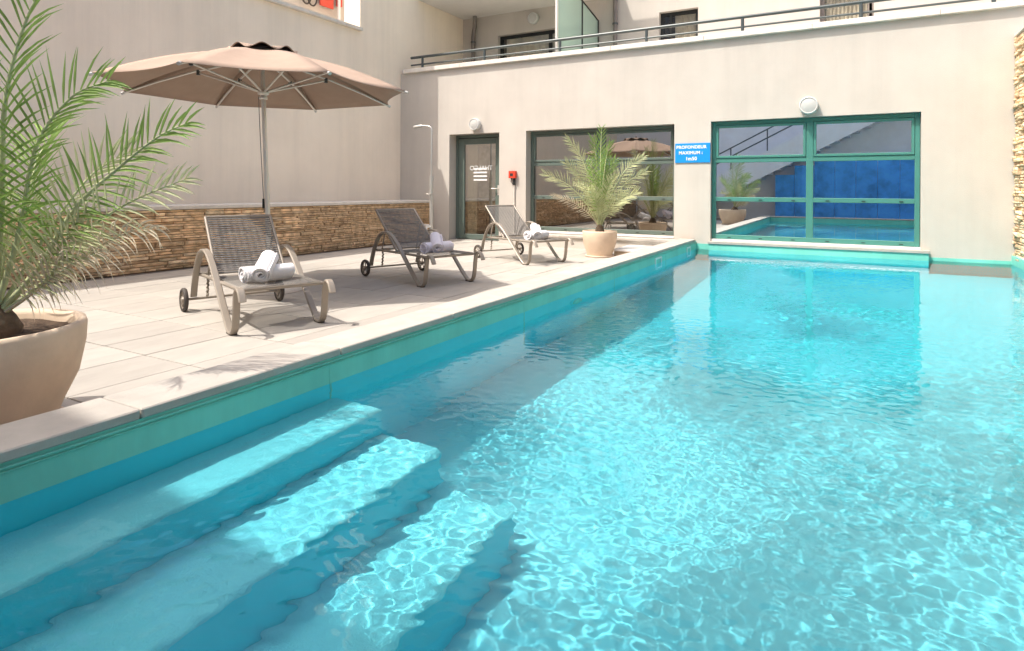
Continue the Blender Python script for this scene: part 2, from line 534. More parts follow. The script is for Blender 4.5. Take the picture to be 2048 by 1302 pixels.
steps = bpy.data.objects.new('pool_steps', None)
COL.objects.link(steps); steps.location = (XI, 1.3, -1.05); tag(steps, kind='structure')
for x0, x1, z in ((XI, -1.96, -.155), (-1.96, -1.62, -.43), (-1.62, -1.245, -.74)):
    mb = MB(); tread(mb, x0 + .001, x1, z, YN + .001, 2.27)
    st_ = mb.build('step', M['liner_tread'], steps)
    st_.data.materials.append(M['liner'])
    for p in st_.data.polygons:
        p.material_index = 0 if abs(p.normal.z) > .25 else 1
    RECV.append(st_)

# curb that carries the coping, and coping stones
b = MB()
b.box((XO + .02, YN - .1, -.02), (XI - .101, YW - .001, .190))
b.box((XO + .02, 0.0, -.02), (XR + .05, YN - .101, .190))
curb = struct('pool_curb', b, M['curb'])
b = MB()
b.box((XO + .01, 0.02, .191), (XI - .004, YW - .002, .206))
b.box((XI - .003, 0.02, .191), (XR, YN - .004, .206))
b.build('mortar_bed', M['copper'], curb)
L_ = 0.998
y = 0.0 + .31
cop = [(XO, y0, y0 + L_) for y0 in [0.31 + k * 1.0 for k in range(-1, 10)]]
for (x0, y0, y1) in cop:
    mb = MB().cbox((0, 0, 0), (XI + .012 - XO, min(y1, YW - .003) - max(y0, 0.0) - .004, .038), .005)
    o = mb.build('coping_stone', M['coping'], curb)
    o.location = Vector((x0, max(y0, 0.0), .207 + rnd.uniform(-.0008, .0008)))
for k in range(4):
    mb = MB().cbox((0, 0, 0), (1.02, YN + .012, .038), .005)
    o = mb.build('coping_stone', M['coping'], curb)
    o.location = (XI + .014 + k * 1.024, 0.0, .207)
# ledge under the blue window
b = MB().cbox((-2.065, 10.285, .179), (0.935, YW + .02, .222), .004)
tag(b.build('window_ledge', M['coping']), kind='structure')
# low ledge under the left window and the pale slab beside the pot
b = MB(); b.box((-5.62, 10.12, -.02), (-2.53, YW - .002, .185))
ledge = struct('wall_ledge', b, M['stucco'])
b = MB()
for k in range(3):
    b.cbox((-5.64 + k * 1.04, 10.09, .186), (-5.64 + k * 1.04 + 1.034, YW - .002, .226), .004)
b.build('ledge_cap', M['coping'], ledge)
b = MB(); b.box((-3.29, 9.27, -.01), (-2.53, 10.10, .085))
slab = struct('step_block', b, M['curb'])
b = MB(); b.cbox((-3.31, 9.25, .086), (-2.93, 10.10, .118), .004); b.cbox((-2.925, 9.25, .086), (-2.525, 10.10, .118), .004)
b.build('slab', M['white'], slab)

# ------------------------------------------------------------------ water with real ripples
def make_water():
    nx = int((XR - XI) / .0078)
    xs = np.linspace(XI + .0005, XR - .0005, nx)
    y_, yl = YN + .0005, []
    while y_ < YW - .0005:
        yl.append(y_)
        y_ += .0070 + .0013 * max(0.0, y_ - 2.5)
    yv = np.array(yl + [YW - .0005]); ny = len(yv)
    X, Y = np.meshgrid(xs, yv)
    r = np.random.RandomState(5)
    Z = np.zeros_like(X)
    # calmer and rougher patches
    patch = np.zeros_like(X)
    for _ in range(6):
        lam = r.uniform(1.2, 3.5); th = r.uniform(0, 6.28); k = 2 * np.pi / lam
        patch += np.sin(k * (np.cos(th) * X + np.sin(th) * Y) + r.uniform(0, 6.28))
    patch = 0.90 + 0.55 * np.tanh(patch / 1.6)
    calm = np.clip((X - XI) / 1.4, 0.0, 1.0) * 0.4 + 0.6            # calmer towards the steps
    far = np.clip((Y - 2.0) / 6.5, 0, 1)
    far = 1.0 - .62 * far
    fine = np.clip((6.5 - Y) / 3.0, 0, 1)
    wx = X + 0.05 * np.sin(2.1 * Y + 0.6) + 0.03 * np.sin(5.3 * X + 1.7 * Y)
    wy = Y + 0.05 * np.sin(1.7 * X + 1.1) + 0.03 * np.sin(4.1 * Y - 2.2 * X)
    for (n, l0, l1, slope, fd) in ((40, .034, .058, .0042, 1), (46, .056, .084, .0058, 0), (26, .084, .14, .0044, 0), (12, .2, .45, .0022, 0), (8, .6, 1.4, .0014, 0)):
        Zb = np.zeros_like(X)
        for _ in range(n):
            lam = math.exp(r.uniform(math.log(l0), math.log(l1))); th = r.uniform(0, 2 * np.pi); k = 2 * np.pi / lam
            Zb += (slope / k) * r.uniform(.5, 1.3) * np.sin(k * (np.cos(th) * wx + np.sin(th) * wy) + r.uniform(0, 6.28))
        Z += Zb * (fine if fd else 1.0)
    Z = Z * patch * calm * far + ZW
    V = np.stack([X, Y, Z], -1).reshape(-1, 3).astype(np.float32)
    idx = np.arange(nx * ny).reshape(ny, nx)
    Fq = np.stack([idx[:-1, :-1], idx[:-1, 1:], idx[1:, 1:], idx[1:, :-1]], -1).reshape(-1, 4)
    me = bpy.data.meshes.new('water')
    me.vertices.add(len(V)); me.vertices.foreach_set('co', V.ravel())
    me.loops.add(Fq.size); me.loops.foreach_set('vertex_index', Fq.ravel().astype(np.int32))
    me.polygons.add(len(Fq)); me.polygons.foreach_set('loop_start', np.arange(0, Fq.size, 4, dtype=np.int32))
    me.polygons.foreach_set('use_smooth', np.ones(len(Fq), bool))
    me.update(); me.validate()
    me.materials.append(M['water'])
    o = bpy.data.objects.new('water', me)
    COL.objects.link(o)
    o.cycles.is_caustics_caster = True
    return tag(o, kind='structure')


make_water()
for o in RECV:
    o.cycles.is_caustics_receiver = True

# skimmer openings and a return fitting on the left pool side
def skimmer(y0, y1, label):
    t = thing('pool_skimmer', (XI, (y0 + y1) / 2, .08), label, 'skimmer')
    mb = MB(); X = XI + .012; za, zb = .03, .155; w = .028
    mb.box((XI + .0005, y0, za), (X, y0 + w, zb)); mb.box((XI + .0005, y1 - w, za), (X, y1, zb)); mb.box((XI + .0005, y0 + w, zb - .022), (X, y1 - w, zb))
    mb.build('frame', M['white'], t)
    MB().box((XI + .0005, y0 + w + .001, za), (XI + .006, y1 - w - .001, zb - .0225)).build('flap', M['liner_band'], t)


skimmer(7.97, 8.27, 'nearer white skimmer frame in the teal pool side, at the water line')
skimmer(9.72, 9.96, 'farther white skimmer frame in the teal pool side, by the end wall')
t = thing('pool_light', (XI, 5.35, -.30), 'pale round underwater light on the left pool side', 'pool light')
MB().lathe([(.001, .03), (.08, .028), (.10, .018), (.115, .001)], 24, (XI, 5.35, -.30), 'x').build('lens', M['liner_band'], t)
MB().lathe([(.112, .001), (.125, .016), (.14, .001)], 24, (XI, 5.35, -.30), 'x').build('rim', M['liner'], t)

# ------------------------------------------------------------------ pool building (far facade)
ph = thing('pool_building', (-3, YW, 0), 'low cream rendered building across the end of the pool, terrace on its roof', 'building')
OPEN = [(-7.23, -6.05, 0.0, 2.16), (-5.46, -2.64, .265, 2.165), (-2.045, .835, .222, 2.175)]
WT = 0.32
b = MB()
xL, xE, zt = -8.5, 2.4, 3.5
cuts = [xL]
for (a, c, z0, z1) in OPEN:
    b.box((cuts[-1], YW, -1.6), (a, YW + WT, zt))
    b.box((a, YW, z1), (c, YW + WT, zt))
    b.box((a, YW, -1.6), (c, YW + WT, z0))
    cuts.append(c)
b.box((cuts[-1], YW, -1.6), (xE, YW + WT, zt))
b.build('wall', M['stucco'], ph)
xs_ = [-8.40, -6.95, -5.35, -3.75, -2.15, -.55, 1.05, 2.42]
for x0, x1 in zip(xs_[:-1], xs_[1:]):
    MB().cbox((x0, YW - .065, zt + .001), (x1 - .004, YW + .36, 3.585), .006).build('cap_slab', M['cap'], ph)
MB().box((-8.49, YW + WT + .001, 3.2), (2.4, 12.79, 3.45)).build('terrace_floor', M['cap'], ph)
# rooms behind the glass
b = MB(); b.box((-8.2, YW + WT + .002, -.05), (-2.5, 13.4, -.004)); b.build('room_floor', M['room_floor'], ph)
b = MB(); b.box((-8.2, 13.4, -.05), (-2.5, 13.5, 3.19)); b.box((-8.3, YW + WT, -.05), (-8.2, 13.4, 3.19)); b.box((-2.5, YW + WT, -.05), (-2.4, 13.4, 3.19))
b.build('room_wall', M['stucco_room'], ph)
b = MB(); b.box((-2.39, YW + WT + .002, -.3), (1.9, 12.6, -.05)); b.build('blue_floor', M['blue_floor'], ph)
b = MB(); b.box((-2.39, 12.6, -.3), (1.9, 12.7, 3.19)); b.box((1.9, YW + WT + .002, -.3), (2.0, 12.7, 3.19)); b.build('blue_wall', M['blue_wall'], ph)


def window(x0, x1, z0, z1, yf, mfr, mpane, mull, trans, label, sash_top=True):
    """frame with mullion and transoms; panes are sub-parts"""
    fw = .062; dep = .07
    mb = MB()
    mb.cbox((x0, yf, z0), (x0 + fw, yf + dep, z1), .004); mb.cbox((x1 - fw, yf, z0), (x1, yf + dep, z1), .004)
    mb.cbox((x0 + fw, yf, z1 - fw), (x1 - fw, yf + dep, z1), .004); mb.cbox((x0 + fw, yf, z0), (x1 - fw, yf + dep, z0 + .07), .004)
    if mull: mb.cbox((mull - .05, yf + .002, z0 + .07), (mull + .05, yf + dep - .002, z1 - fw), .004)
    xsn = [x0 + fw] + ([mull - .05, mull + .05] if mull else []) + [x1 - fw]
    spans = [(xsn[i], xsn[i + 1]) for i in range(0, len(xsn), 2)]
    for (a, c) in spans:
        for zt_ in trans: mb.cbox((a, yf + .004, zt_ - .035), (c, yf + dep - .004, zt_ + .035), .004)
    fr = mb.build('window', mfr, ph)
    levels = [z0 + .07] + [v for zt_ in trans for v in (zt_ - .035, zt_ + .035)] + [z1 - fw]
    for (a, c) in spans:
        for k in range(0, len(levels), 2):
            za, zb = levels[k], levels[k + 1]
            top = sash_top and k == len(levels) - 2
            if top:
                s = MB(); q = .042
                s.cbox((a + .004, yf - .008, za + .004), (a + q, yf + .05, zb - .004), .004); s.cbox((c - q, yf - .008, za + .004), (c - .004, yf + .05, zb - .004), .004)
                s.cbox((a + q, yf - .008, zb - q), (c - q, yf + .05, zb - .004), .004); s.cbox((a + q, yf - .008, za + .004), (c - q, yf + .05, za + q), .004)
                s.build('sash', mfr, fr)
                MB().box((a + q, yf + .02, za + q), (c - q, yf + .026, zb - q)).build('pane', mpane, fr)
            else:
                MB().box((a, yf + .034, za), (c, yf + .040, zb)).build('pane', mpane, fr)
    # drain caps along the rails
    s = MB()
    for zt_ in [z0 + .035] + list(trans[:1]):
        nn = 6
        for k in range(nn):
            xx = x0 + .25 + (x1 - x0 - .5) * k / (nn - 1)
            MB().box((xx, yf - .004, zt_ - .012), (xx + .05, yf + .001, zt_ - .002)).build('drain_cap', M['seal'], fr)
    return fr


w1 = window(-5.455, -2.645, .27, 2.16, YW + .19, M['frame'], M['pane'], -4.03, (.90, 1.535), '')
MB().cbox((-5.45, YW - .012, .236), (-2.65, YW + .185, .262), .004).build('window_sill', M['white'], ph)
w2 = window(-2.04, .83, .255, 2.17, YW + .09, M['frame2'], M['pane_blue'], -.588, (.905, 1.535), '')
MB().box((-2.044, YW + .03, .223), (.834, YW + .16, .252)).build('window_sill', M['white'], ph)

# door
yd = YW + .24
mb = MB()
mb.cbox((-7.225, yd, .02), (-7.165, yd + .08, 2.155), .004); mb.cbox((-6.115, yd, .02), (-6.055, yd + .08, 2.155), .004); mb.cbox((-7.165, yd, 2.095), (-6.115, yd + .08, 2.155), .004)
door = mb.build('door', M['frame'], ph)
mb = MB()
mb.cbox((-7.155, yd - .01, .03), (-7.01, yd + .05, 2.085), .005); mb.cbox((-6.27, yd - .01, .03), (-6.125, yd + .05, 2.085), .005)
mb.cbox((-7.01, yd - .01, 1.965), (-6.27, yd + .05, 2.085), .005); mb.cbox((-7.01, yd - .01, .03), (-6.27, yd + .05, .13), .005)
mb.build('door_leaf', M['frame'], door)
MB().box((-7.01, yd + .014, .13), (-6.27, yd + .020, 1.965)).build('pane', M['pane'], door)
mb = MB(); mb.box((-6.215, yd - .018, .93), (-6.18, yd - .0105, 1.13)); mb.tube([(-6.197, yd - .018, 1.06), (-6.197, yd - .06, 1.06), (-6.33, yd - .06, 1.06)], .010, 8)
mb.build('handle', M['alu'], door)
MB().box((-7.22, YW + .04, .0), (-6.06, yd + .1, .018)).build('threshold', M['alu'], door)
# poster and price strips on the inside of the glass
mb = MB(); mb.box((-6.70, yd + .05, .62), (-6.30, yd + .056, 1.92)); mb.build('poster', mat('poster_print', (0.30, 0.29, 0.28), 0.5, var=0.95, scale=7, detail=3), door)
mb = MB()
for k in range(4): mb.box((-6.80, yd + .012, 1.22 + .075 * k), (-6.48, yd + .0135, 1.255 + .075 * k))
mb.build('price_strip', M['white'], door)
mb = MB(); mb.box((-6.98, yd + .06, .10), (-6.74, yd + .066, 2.0)); mb.build('blind', M['curtain'], door)
mb = MB(); mb.box((-6.95, yd + .9, 0), (-6.35, yd + 1.3, .62)); mb.build('counter', M['dark_wood'], door)


def text(name, body, size, loc, rot, m, parent, depth=.002, mirror=False, align='CENTER', bold=0.0, spacing=1.0):
    cu = bpy.data.curves.new(name, 'FONT')
    cu.body = body; cu.size = size; cu.align_x = align; cu.align_y = 'CENTER'; cu.extrude = depth / 2; cu.offset = bold; cu.space_character = spacing
    cu.resolution_u = 4
    tmp = bpy.data.objects.new('tmp_text', cu)
    COL.objects.link(tmp)
    dg = bpy.context.evaluated_depsgraph_get()
    me = bpy.data.meshes.new_from_object(tmp.evaluated_get(dg))
    bpy.data.objects.remove(tmp)
    me.transform(Matrix.Rotation(rot[2], 4, 'Z') @ Matrix.Rotation(rot[0], 4, 'X') @ Matrix.Diagonal((-1 if mirror else 1, 1, 1, 1)))
    me.materials.clear(); me.materials.append(m)
    o = bpy.data.objects.new(name, me)
    COL.objects.link(o)
    o.parent = parent
    o.location = Vector(loc) - wloc(parent)
    return o


text('lettering', 'THALGO', .135, (-6.62, yd + .010, 1.475), (R(90), 0, 0), M['white'], door, mirror=True, bold=.0)

# depth sign
sg = thing('depth_sign', (-2.335, YW, 1.66), 'blue rectangular depth sign with white capitals, on the pier between the two windows', 'sign')
MB().cbox((-2.622, YW - .016, 1.505), (-2.050, YW - .001, 1.828), .003).build('plate', M['blue_sign'], sg)
for body, zz, sz, dx_ in (('PROFONDEUR', 1.762, .072, -.02), ('MAXIMUM :', 1.668, .072, -.03), ('1m50', 1.57, .078, -.02)):
    text('lettering', body, sz, (-2.335 + dx_, YW - .0172, zz), (R(90), 0, 0), M['white'], sg, bold=.0022, spacing=1.06)

# wall lamps
def wall_lamp(x, y, z, r, label, dep=.105):
    t = thing('wall_lamp', (x, y, z), label, 'lamp', 'round white wall lamps')
    mb = MB(); mb.lathe([(r * .98, 0), (r, -.01), (r, -dep * .82), (r * .93, -dep), (r * .86, -dep * 1.0), (r * .84, -dep * .93)], 36, (x, y - .001, z), 'y'); mb.build('housing', M['lamp_body'], t)
    mb = MB(); mb.lathe([(r * .838, -dep * .92), (r * .6, -dep * 1.0), (r * .3, -dep * 1.05), (.001, -dep * 1.07)], 36, (x, y - .001, z), 'y'); mb.build('diffuser', M['lamp_glass'], t)
    return t


wall_lamp(-6.58, YW, 2.335, .118, 'round white wall lamp over the glass door with the poster')
wall_lamp(-.597, YW, 2.34, .132, 'round white wall lamp over the blue tinted window')

# fire alarm call point with conduit
fa = thing('alarm_point', (-5.73, YW, 1.33), 'red alarm call point with thin conduit on the wall between door and window', 'alarm')
mb = MB(); mb.cbox((-5.80, YW - .075, 1.262), (-5.655, YW - .001, 1.402), .006); mb.build('housing', M['red'], fa)
mb = MB(); mb.box((-5.765, YW - .078, 1.30), (-5.70, YW - .0755, 1.355)); mb.build('button', M['black'], fa)
mb = MB(); mb.tube([(-5.70, YW - .02, 1.25), (-5.70, YW - .02, .02)], .012, 8); mb.build('conduit', M['plinth'], fa)
mb = MB(); mb.tube([(-5.75, YW - .03, 1.262), (-5.76, YW - .05, 1.20), (-5.73, YW - .04, 1.16), (-5.71, YW - .03, 1.20), (-5.70, YW - .02, 1.235)], .006, 6)
mb.box((-5.725, YW - .04, 1.13), (-5.68, YW - .005, 1.25)); mb.build('cable', M['black'], fa)

# ------------------------------------------------------------------ terrace: railing, screen, pipes, upper storey
rl = thing('roof_railing', (-3.2, YW + .1, 3.585), 'dark two bar railing with short posts along the edge of the roof terrace', 'railing')
yr = YW + .10
for bar, z, r in (('top_rail', 3.848, .028), ('middle_rail', 3.690, .018)):
    MB().tube([(-8.30, yr, z), (2.35, yr, z)], r, 10).build(bar, M['dark_metal'], rl)
for px_ in (-8.0, -6.46, -4.805, -3.157, -1.576, .089, 1.66):
    mb = MB(); mb.tube([(px_, yr, 3.586), (px_, yr, 3.826)], .027, 10); mb.lathe([(.055, 3.586), (.055, 3.594), (.024, 3.602)], 14, (px_, yr, 0)); mb.build('post', M['dark_metal'], rl)

YU = 12.8
us = thing('hotel_storey', (-3, YU, 3.45), 'cream upper storey set back behind the roof terrace railing', 'building')
UO = [(-7.5, -5.35, 3.46, 4.74), (-3.58, -2.78, 3.46, 4.775), (-.56, .31, 3.46, 4.90)]
b = MB(); prev = -8.5
for (a, c, z0, z1) in UO:
    b.box((prev, YU, 3.2), (a, YU + .3, 8.5)); b.box((a, YU, z1), (c, YU + .3, 8.5)); prev = c
b.box((prev, YU, 3.2), (9, YU + .3, 8.5))
b.build('wall', M['stucco'], us)
b = MB(); b.box((-8.49, 10.95, 5.25), (-4.42, YU - .002, 5.45)); b.build('balcony_slab', M['soffit'], us)
b = MB(); b.box((-8.49, 10.95, 5.451), (-4.42, 11.2, 8.2)); b.build('balcony_front', M['stucco'], us)
def up_window(a, c, z0, z1, mframe, curtain_x):
    yf = YU + .12; fw = .07
    mb = MB(); mb.box((a, yf, z0), (a + fw, yf + .06, z1)); mb.box((c - fw, yf, z0), (c, yf + .06, z1)); mb.box((a + fw, yf, z1 - fw), (c - fw, yf + .06, z1))
    mid = a + (c - a) * curtain_x[2]; mb.box((mid - .035, yf, z0), (mid + .035, yf + .06, z1 - fw))
    fr = mb.build('window', mframe, us)
    MB().box((a + fw, yf + .03, z0), (mid - .035, yf + .036, z1 - fw)).build('pane', M['pane_upper'], fr)
    MB().box((mid + .035, yf + .03, z0), (c - fw, yf + .036, z1 - fw)).build('pane', M['pane_upper'], fr)
    rows = []
    n = 60
    for i in range(n + 1):
        u = curtain_x[0] + (curtain_x[1] - curtain_x[0]) * i / n
        yy = yf + .10 + .03 * math.sin(i * 1.25) + .012 * math.sin(i * 2.9 + 1)
        rows.append([(u, yy, z0), (u, yy, z1 - .02)])
    MB().grid(rows).build('curtain', M['curtain'], fr)
    MB().box((a - .2, yf + .5, z0 - .1), (c + .2, yf + .55, z1 + .2)).build('dim_room_panel', M['dark_wood'], fr)  # dark sheet standing in for the dimness behind the curtain
up_window(-7.5, -5.35, 3.46, 4.74, M['seal'], (-7.38, -5.4, .62))
up_window(-3.58, -2.78, 3.46, 4.775, M['seal'], (-3.30, -2.8, .27))
up_window(-.56, .31, 3.46, 4.90, M['pipe'], (-.5, .28, .93))
wall_lamp(-6.52, YU, 5.02, .13, 'round white wall lamp under the balcony ceiling beside the glass screen')
for (xx, z0, z1, lab, elbow) in ((-8.16, 3.46, 5.08, 'dark downpipe with an elbow in the corner under the balcony ceiling', True), (-4.52, 3.46, 8.4, 'straight brown downpipe right of the glass screen on the terrace', False)):
    t = thing('downpipe', (xx, YU, z0), lab, 'pipe')
    mb = MB()
    if elbow:
        mb.tube([(xx, YU - .07, z0), (xx, YU - .07, 4.78), (xx + .02, YU - .08, 4.88), (xx + .09, YU - .14, 5.0), (xx + .1, YU - .15, 5.245)], .05, 12)
    else:
        mb.tube([(xx, YU - .07, z0), (xx, YU - .07, z1)], .045, 12)
    mb.build('pipe', M['pipe'], t)
    for zz in (3.62, 4.62): MB().lathe([(.06, zz), (.062, zz + .02), (.06, zz + .04)], 14, (xx, YU - .07, 0)).build('bracket', M['dark_metal'], t)
gs = thing('glass_screen', (-4.93, 11.6, 3.46), 'frosted pale green glass screen with dark posts, dividing the terrace', 'screen')
ya, yb_, yc = 10.62, 11.85, 12.76
zt0, zt2 = 5.22, 4.77
ztop = lambda yy: zt0 + (zt2 - zt0) * (yy - ya) / (yc - ya)
for yy, w_, mm in ((ya, .05, M['alu']), (yb_, .04, M['seal']), (yc, .035, M['seal'])):
    MB().box((-4.95, yy - w_ / 2, 3.46), (-4.91, yy + w_ / 2, ztop(yy))).build('post', mm, gs)
for y0, y1 in ((ya + .026, yb_ - .021), (yb_ + .021, yc - .02)):
    mb = MB(); v = [(-4.934, y0, 3.5), (-4.934, y1, 3.5), (-4.934, y1, ztop(y1) - .012), (-4.934, y0, ztop(y0) - .012), (-4.926, y0, 3.5), (-4.926, y1, 3.5), (-4.926, y1, ztop(y1) - .012), (-4.926, y0, ztop(y0) - .012)]
    mb.add(v, [(0, 1, 2, 3), (7, 6, 5, 4), (0, 4, 5, 1), (1, 5, 6, 2), (2, 6, 7, 3), (3, 7, 4, 0)]); mb.build('glass_panel', M['screen'], gs)
mb = MB(); mb.tube([(-4.93, ya, ztop(ya)), (-4.93, yc, ztop(yc))], .022, 6, smooth=False); mb.build('top_bar', M['seal'], gs)

# ------------------------------------------------------------------ left wing
lw = thing('left_wing', (-8.65, 3, 0), 'tall plain cream wing along the left of the deck, behind the stone planter wall', 'building')
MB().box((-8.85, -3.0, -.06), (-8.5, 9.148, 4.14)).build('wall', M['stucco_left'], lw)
MB().box((-8.90, -3.0, 4.141), (-8.42, 9.147, 4.20)).build('parapet_cap', M['cap'], lw)
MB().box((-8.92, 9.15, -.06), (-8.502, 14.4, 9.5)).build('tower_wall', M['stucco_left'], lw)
MB().box((-11.3, -3.0, 3.6), (-11, 14.4, 6.2)).build('terrace_wall', M['stucco'], lw)
MB().box((-10.99, -3.0, 3.6), (-8.93, 14.4, 3.8)).build('terrace_floor', M['cap'], lw)
t = thing('red_banner', (-10.9, 10.6, 5.4), 'red cloth hanging on the terrace above the left wing, beside the white post', 'banner')
MB().cbox((-10.93, 10.40, 5.33), (-10.89, 10.82, 6.1), .006).build('cloth', M['red_cloth'], t)
t = thing('red_bag', (-10.88, 11.0, 5.4), 'narrow red bag hanging on the terrace, right of the white post', 'bag')
MB().cbox((-10.94, 10.93, 5.44), (-10.84, 11.06, 6.0), .01).build('body', M['red_cloth'], t)
MB().box((-10.90, 11.0, 5.35), (-10.88, 11.02, 5.44)).build('strap', M['dark_wood'], t)
t = thing('white_post', (-10.8, 10.88, 3.8), 'slim white post on the terrace behind the parapet, beside the red cloth', 'post')
MB().tube([(-10.8, 10.9, 3.801), (-10.8, 10.9, 6.15)], .035, 10).build('pole', M['white'], t)
MB().lathe([(.07, 3.801), (.07, 3.82), (.04, 3.83)], 12, (-10.8, 10.9, 0)).build('foot', M['white'], t)
t = thing('dark_hoop', (-10.9, 10.0, 5.4), 'dark hoop half hidden by the parapet on the upper terrace', 'hoop')
for yy in (9.98, 10.16):
    pts = [(-10.9, yy + .13 * math.cos(a), 5.42 + .17 * math.sin(a)) for a in [k * math.pi / 10 for k in range(21)]]
    MB().tube(pts, .02, 6, cap=False).build('ring', M['rubber'], t)

# ------------------------------------------------------------------ stone walls
def stone_block(w, h, dep, rg):
    """irregular split-face piece, front towards +x at x=0..dep"""
    mb = MB()
    e = lambda s: rg.uniform(-s, s)
    vs = []
    for (yy, zz) in ((0, 0), (w, 0), (w, h), (0, h)):
        vs.append((-.02, yy, zz))
    for (yy, zz) in ((.004, .003), (w - .004, .003), (w - .004, h - .003), (.004, h - .003)):
        vs.append((dep + e(.007), yy + e(.003), zz + e(.002)))
    mid = (dep + rg.uniform(.002, .014), w * rg.uniform(.3, .7), h * rg.uniform(.35, .65))
    vs.append(mid)
    fs = [(0, 3, 2, 1), (0, 1, 5, 4), (1, 2, 6, 5), (2, 3, 7, 6), (3, 0, 4, 7), (4, 5, 8), (5, 6, 8), (6, 7, 8), (7, 4, 8)]
    return mb.add(vs, fs)


rg = random.Random(4)
STONE_MESH = {}
def stone_meshes(m, key):
    lst = []
    for k in range(36):
        w = rg.choice((.12, .16, .20, .24, .28, .33, .38)); h = .052
        lst.append((w, stone_block(w, h, rg.uniform(.012, .040), rg).mesh('stone', m)))
    return lst


def clad(owner, y0, y1, z0, z1, xface, sign, view, mats, far_to_near, limit=296):
    """courses of split stone on a wall parallel to Y; the nearest to the lens are parts, the rest one part"""
    meshes = stone_meshes(mats[0], 'a') + stone_meshes(mats[1], 'b')[:14]
    pieces = []
    z = z0
    while z < z1 - .02:
        h = rg.choice((.028, .034, .04, .048, .062))
        if z + h > z1: h = z1 - z
        y = y0 + rg.uniform(-.25, 0)
        while y < y1:
            w, me = rg.choice(meshes)
            sy = rg.uniform(.85, 1.2)
            ww = w * sy
            ya_, yb2 = max(y, y0), min(y + ww, y1)
            if yb2 - ya_ > .03:
                pieces.append((ya_, yb2 - ya_ - .004, z, h - .004, w, me))
            y += ww
        z += h
    cx, cy = 0.0, 0.0
    pieces.sort(key=lambda p: (0 if view[0] <= p[0] <= view[1] else 1, (p[0] + p[1] / 2) * far_to_near))
    rest = MB()
    for k, (yy, ww, zz, hh, w, me) in enumerate(pieces):
        sx = rg.uniform(.6, 1.35)
        if k < limit:
            o = bpy.data.objects.new('stone', me)
            COL.objects.link(o); o.parent = owner
            o.location = Vector((xface, yy, zz)) - wloc(owner)
            o.scale = (sign * sx, ww / w, hh / .052)
        else:
            for v in [1]:
                n = len(rest.v)
                rest.v += [(xface + sign * sx * q.co.x, yy + q.co.y * ww / w, zz + q.co.z * hh / .052) for q in me.vertices]
                fs = [tuple(i + n for i in (p.vertices if sign > 0 else list(p.vertices)[::-1])) for p in me.polygons]
                rest.f += fs; rest.sm += [False] * len(fs)
    if rest.v:
        tag(rest.build('stone_facing', mats[0], owner), kind='stuff')


pw = thing('planter_wall', (-8.05, 3.5, 0), 'low brown split stone planter wall with pale cap, along the foot of the left wing', 'wall')
MB().box((-8.499, -3.0, -.05), (-7.69, YW - .002, .765)).build('core', M['mortar'], pw)
MB().cbox((-8.498, -3.0, .766), (-7.635, YW - .003, .815), .006).build('cap', M['plinth'], pw)
clad(pw, -2.8, YW - .004, 0.002, .764, -7.69, 1, (2.9, 7.4), (M['stone'], M['stone_pale']), 1)
rw = thing('boundary_wall', (2.1, 5, 0), 'high split stone wall closing the right side of the pool', 'wall')
MB().box((1.895, .0, -1.6), (2.3, YW - .002, 3.10)).build('core', M['mortar'], rw)
MB().cbox((1.86, .0, 3.101), (2.34, YW - .003, 3.15), .006).build('cap', M['plinth'], rw)
clad(rw, 0.2, YW - .004, .15, 3.09, 1.895, -1, (9.55, 10.4), (M['stone_pale'], M['stone']), -1)

# ------------------------------------------------------------------ building behind the camera (seen only mirrored in the glass)
ob = thing('opposite_building', (-3, -3.2, 0), 'pale hotel front facing the pool from the near end, mirrored in the blue window', 'building')
MB().box((-16, -3.5, -.06), (9, -3.001, 9.42)).build('wall', M['lilac'], ob)
b = MB()
for k in range(6):
    x0 = -12 + k * 3.1
    b.box((x0, -3.0, 5.2), (x0 + 1.3, -2.985, 6.9))
b.build('shutter', M['frame'], ob)
b = MB()                                                    # flight of stairs: sloping solid flank with added blue boards below
for k in range(26):
    xx = -5.2 + k * .30; zz = 0.98 + k * .155
    b.box((xx, -2.99, max(0, zz - .62)), (xx + .299, -2.0, zz))
b.build('stair', M['lilac'], ob)
v = [(-5.2, -1.86, .25), (2.6, -1.86, 4.28), (2.6, -1.86, 5.1), (-5.2, -1.86, 1.07), (-5.2, -1.80, .25), (2.6, -1.80, 4.28), (2.6, -1.80, 5.1), (-5.2, -1.80, 1.07)]
MB().add(v, [(0, 1, 2, 3), (7, 6, 5, 4), (0, 4, 5, 1), (1, 5, 6, 2), (2, 6, 7, 3), (3, 7, 4, 0)]).build('stair_flank', M['lilac'], ob)
mb = MB()
for dz in (.45, .75):
    mb.tube([(-5.2, -1.83, 1.07 + dz), (2.6, -1.83, 5.1 + dz)], .025, 6)
for k in range(7):
    xx = -5.0 + k * 1.2; zz = 1.07 + (xx + 5.2) * .5167
    mb.tube([(xx, -1.83, zz), (xx, -1.83, zz + .76)], .022, 6)
mb.build('stair_railing', M['dark_metal'], ob)
b = MB()
for k in range(8):
    x0 = -2.4 + k * .62
    b.box((x0, -2.42, 0), (x0 + .61, -2.38, min(.25 + (x0 + 5.2) * .5167, 2.15) - .1))
b.build('blue_mirror_board', M['blue_wall'], ob)  # unseen boards added so that the panes mirror blue

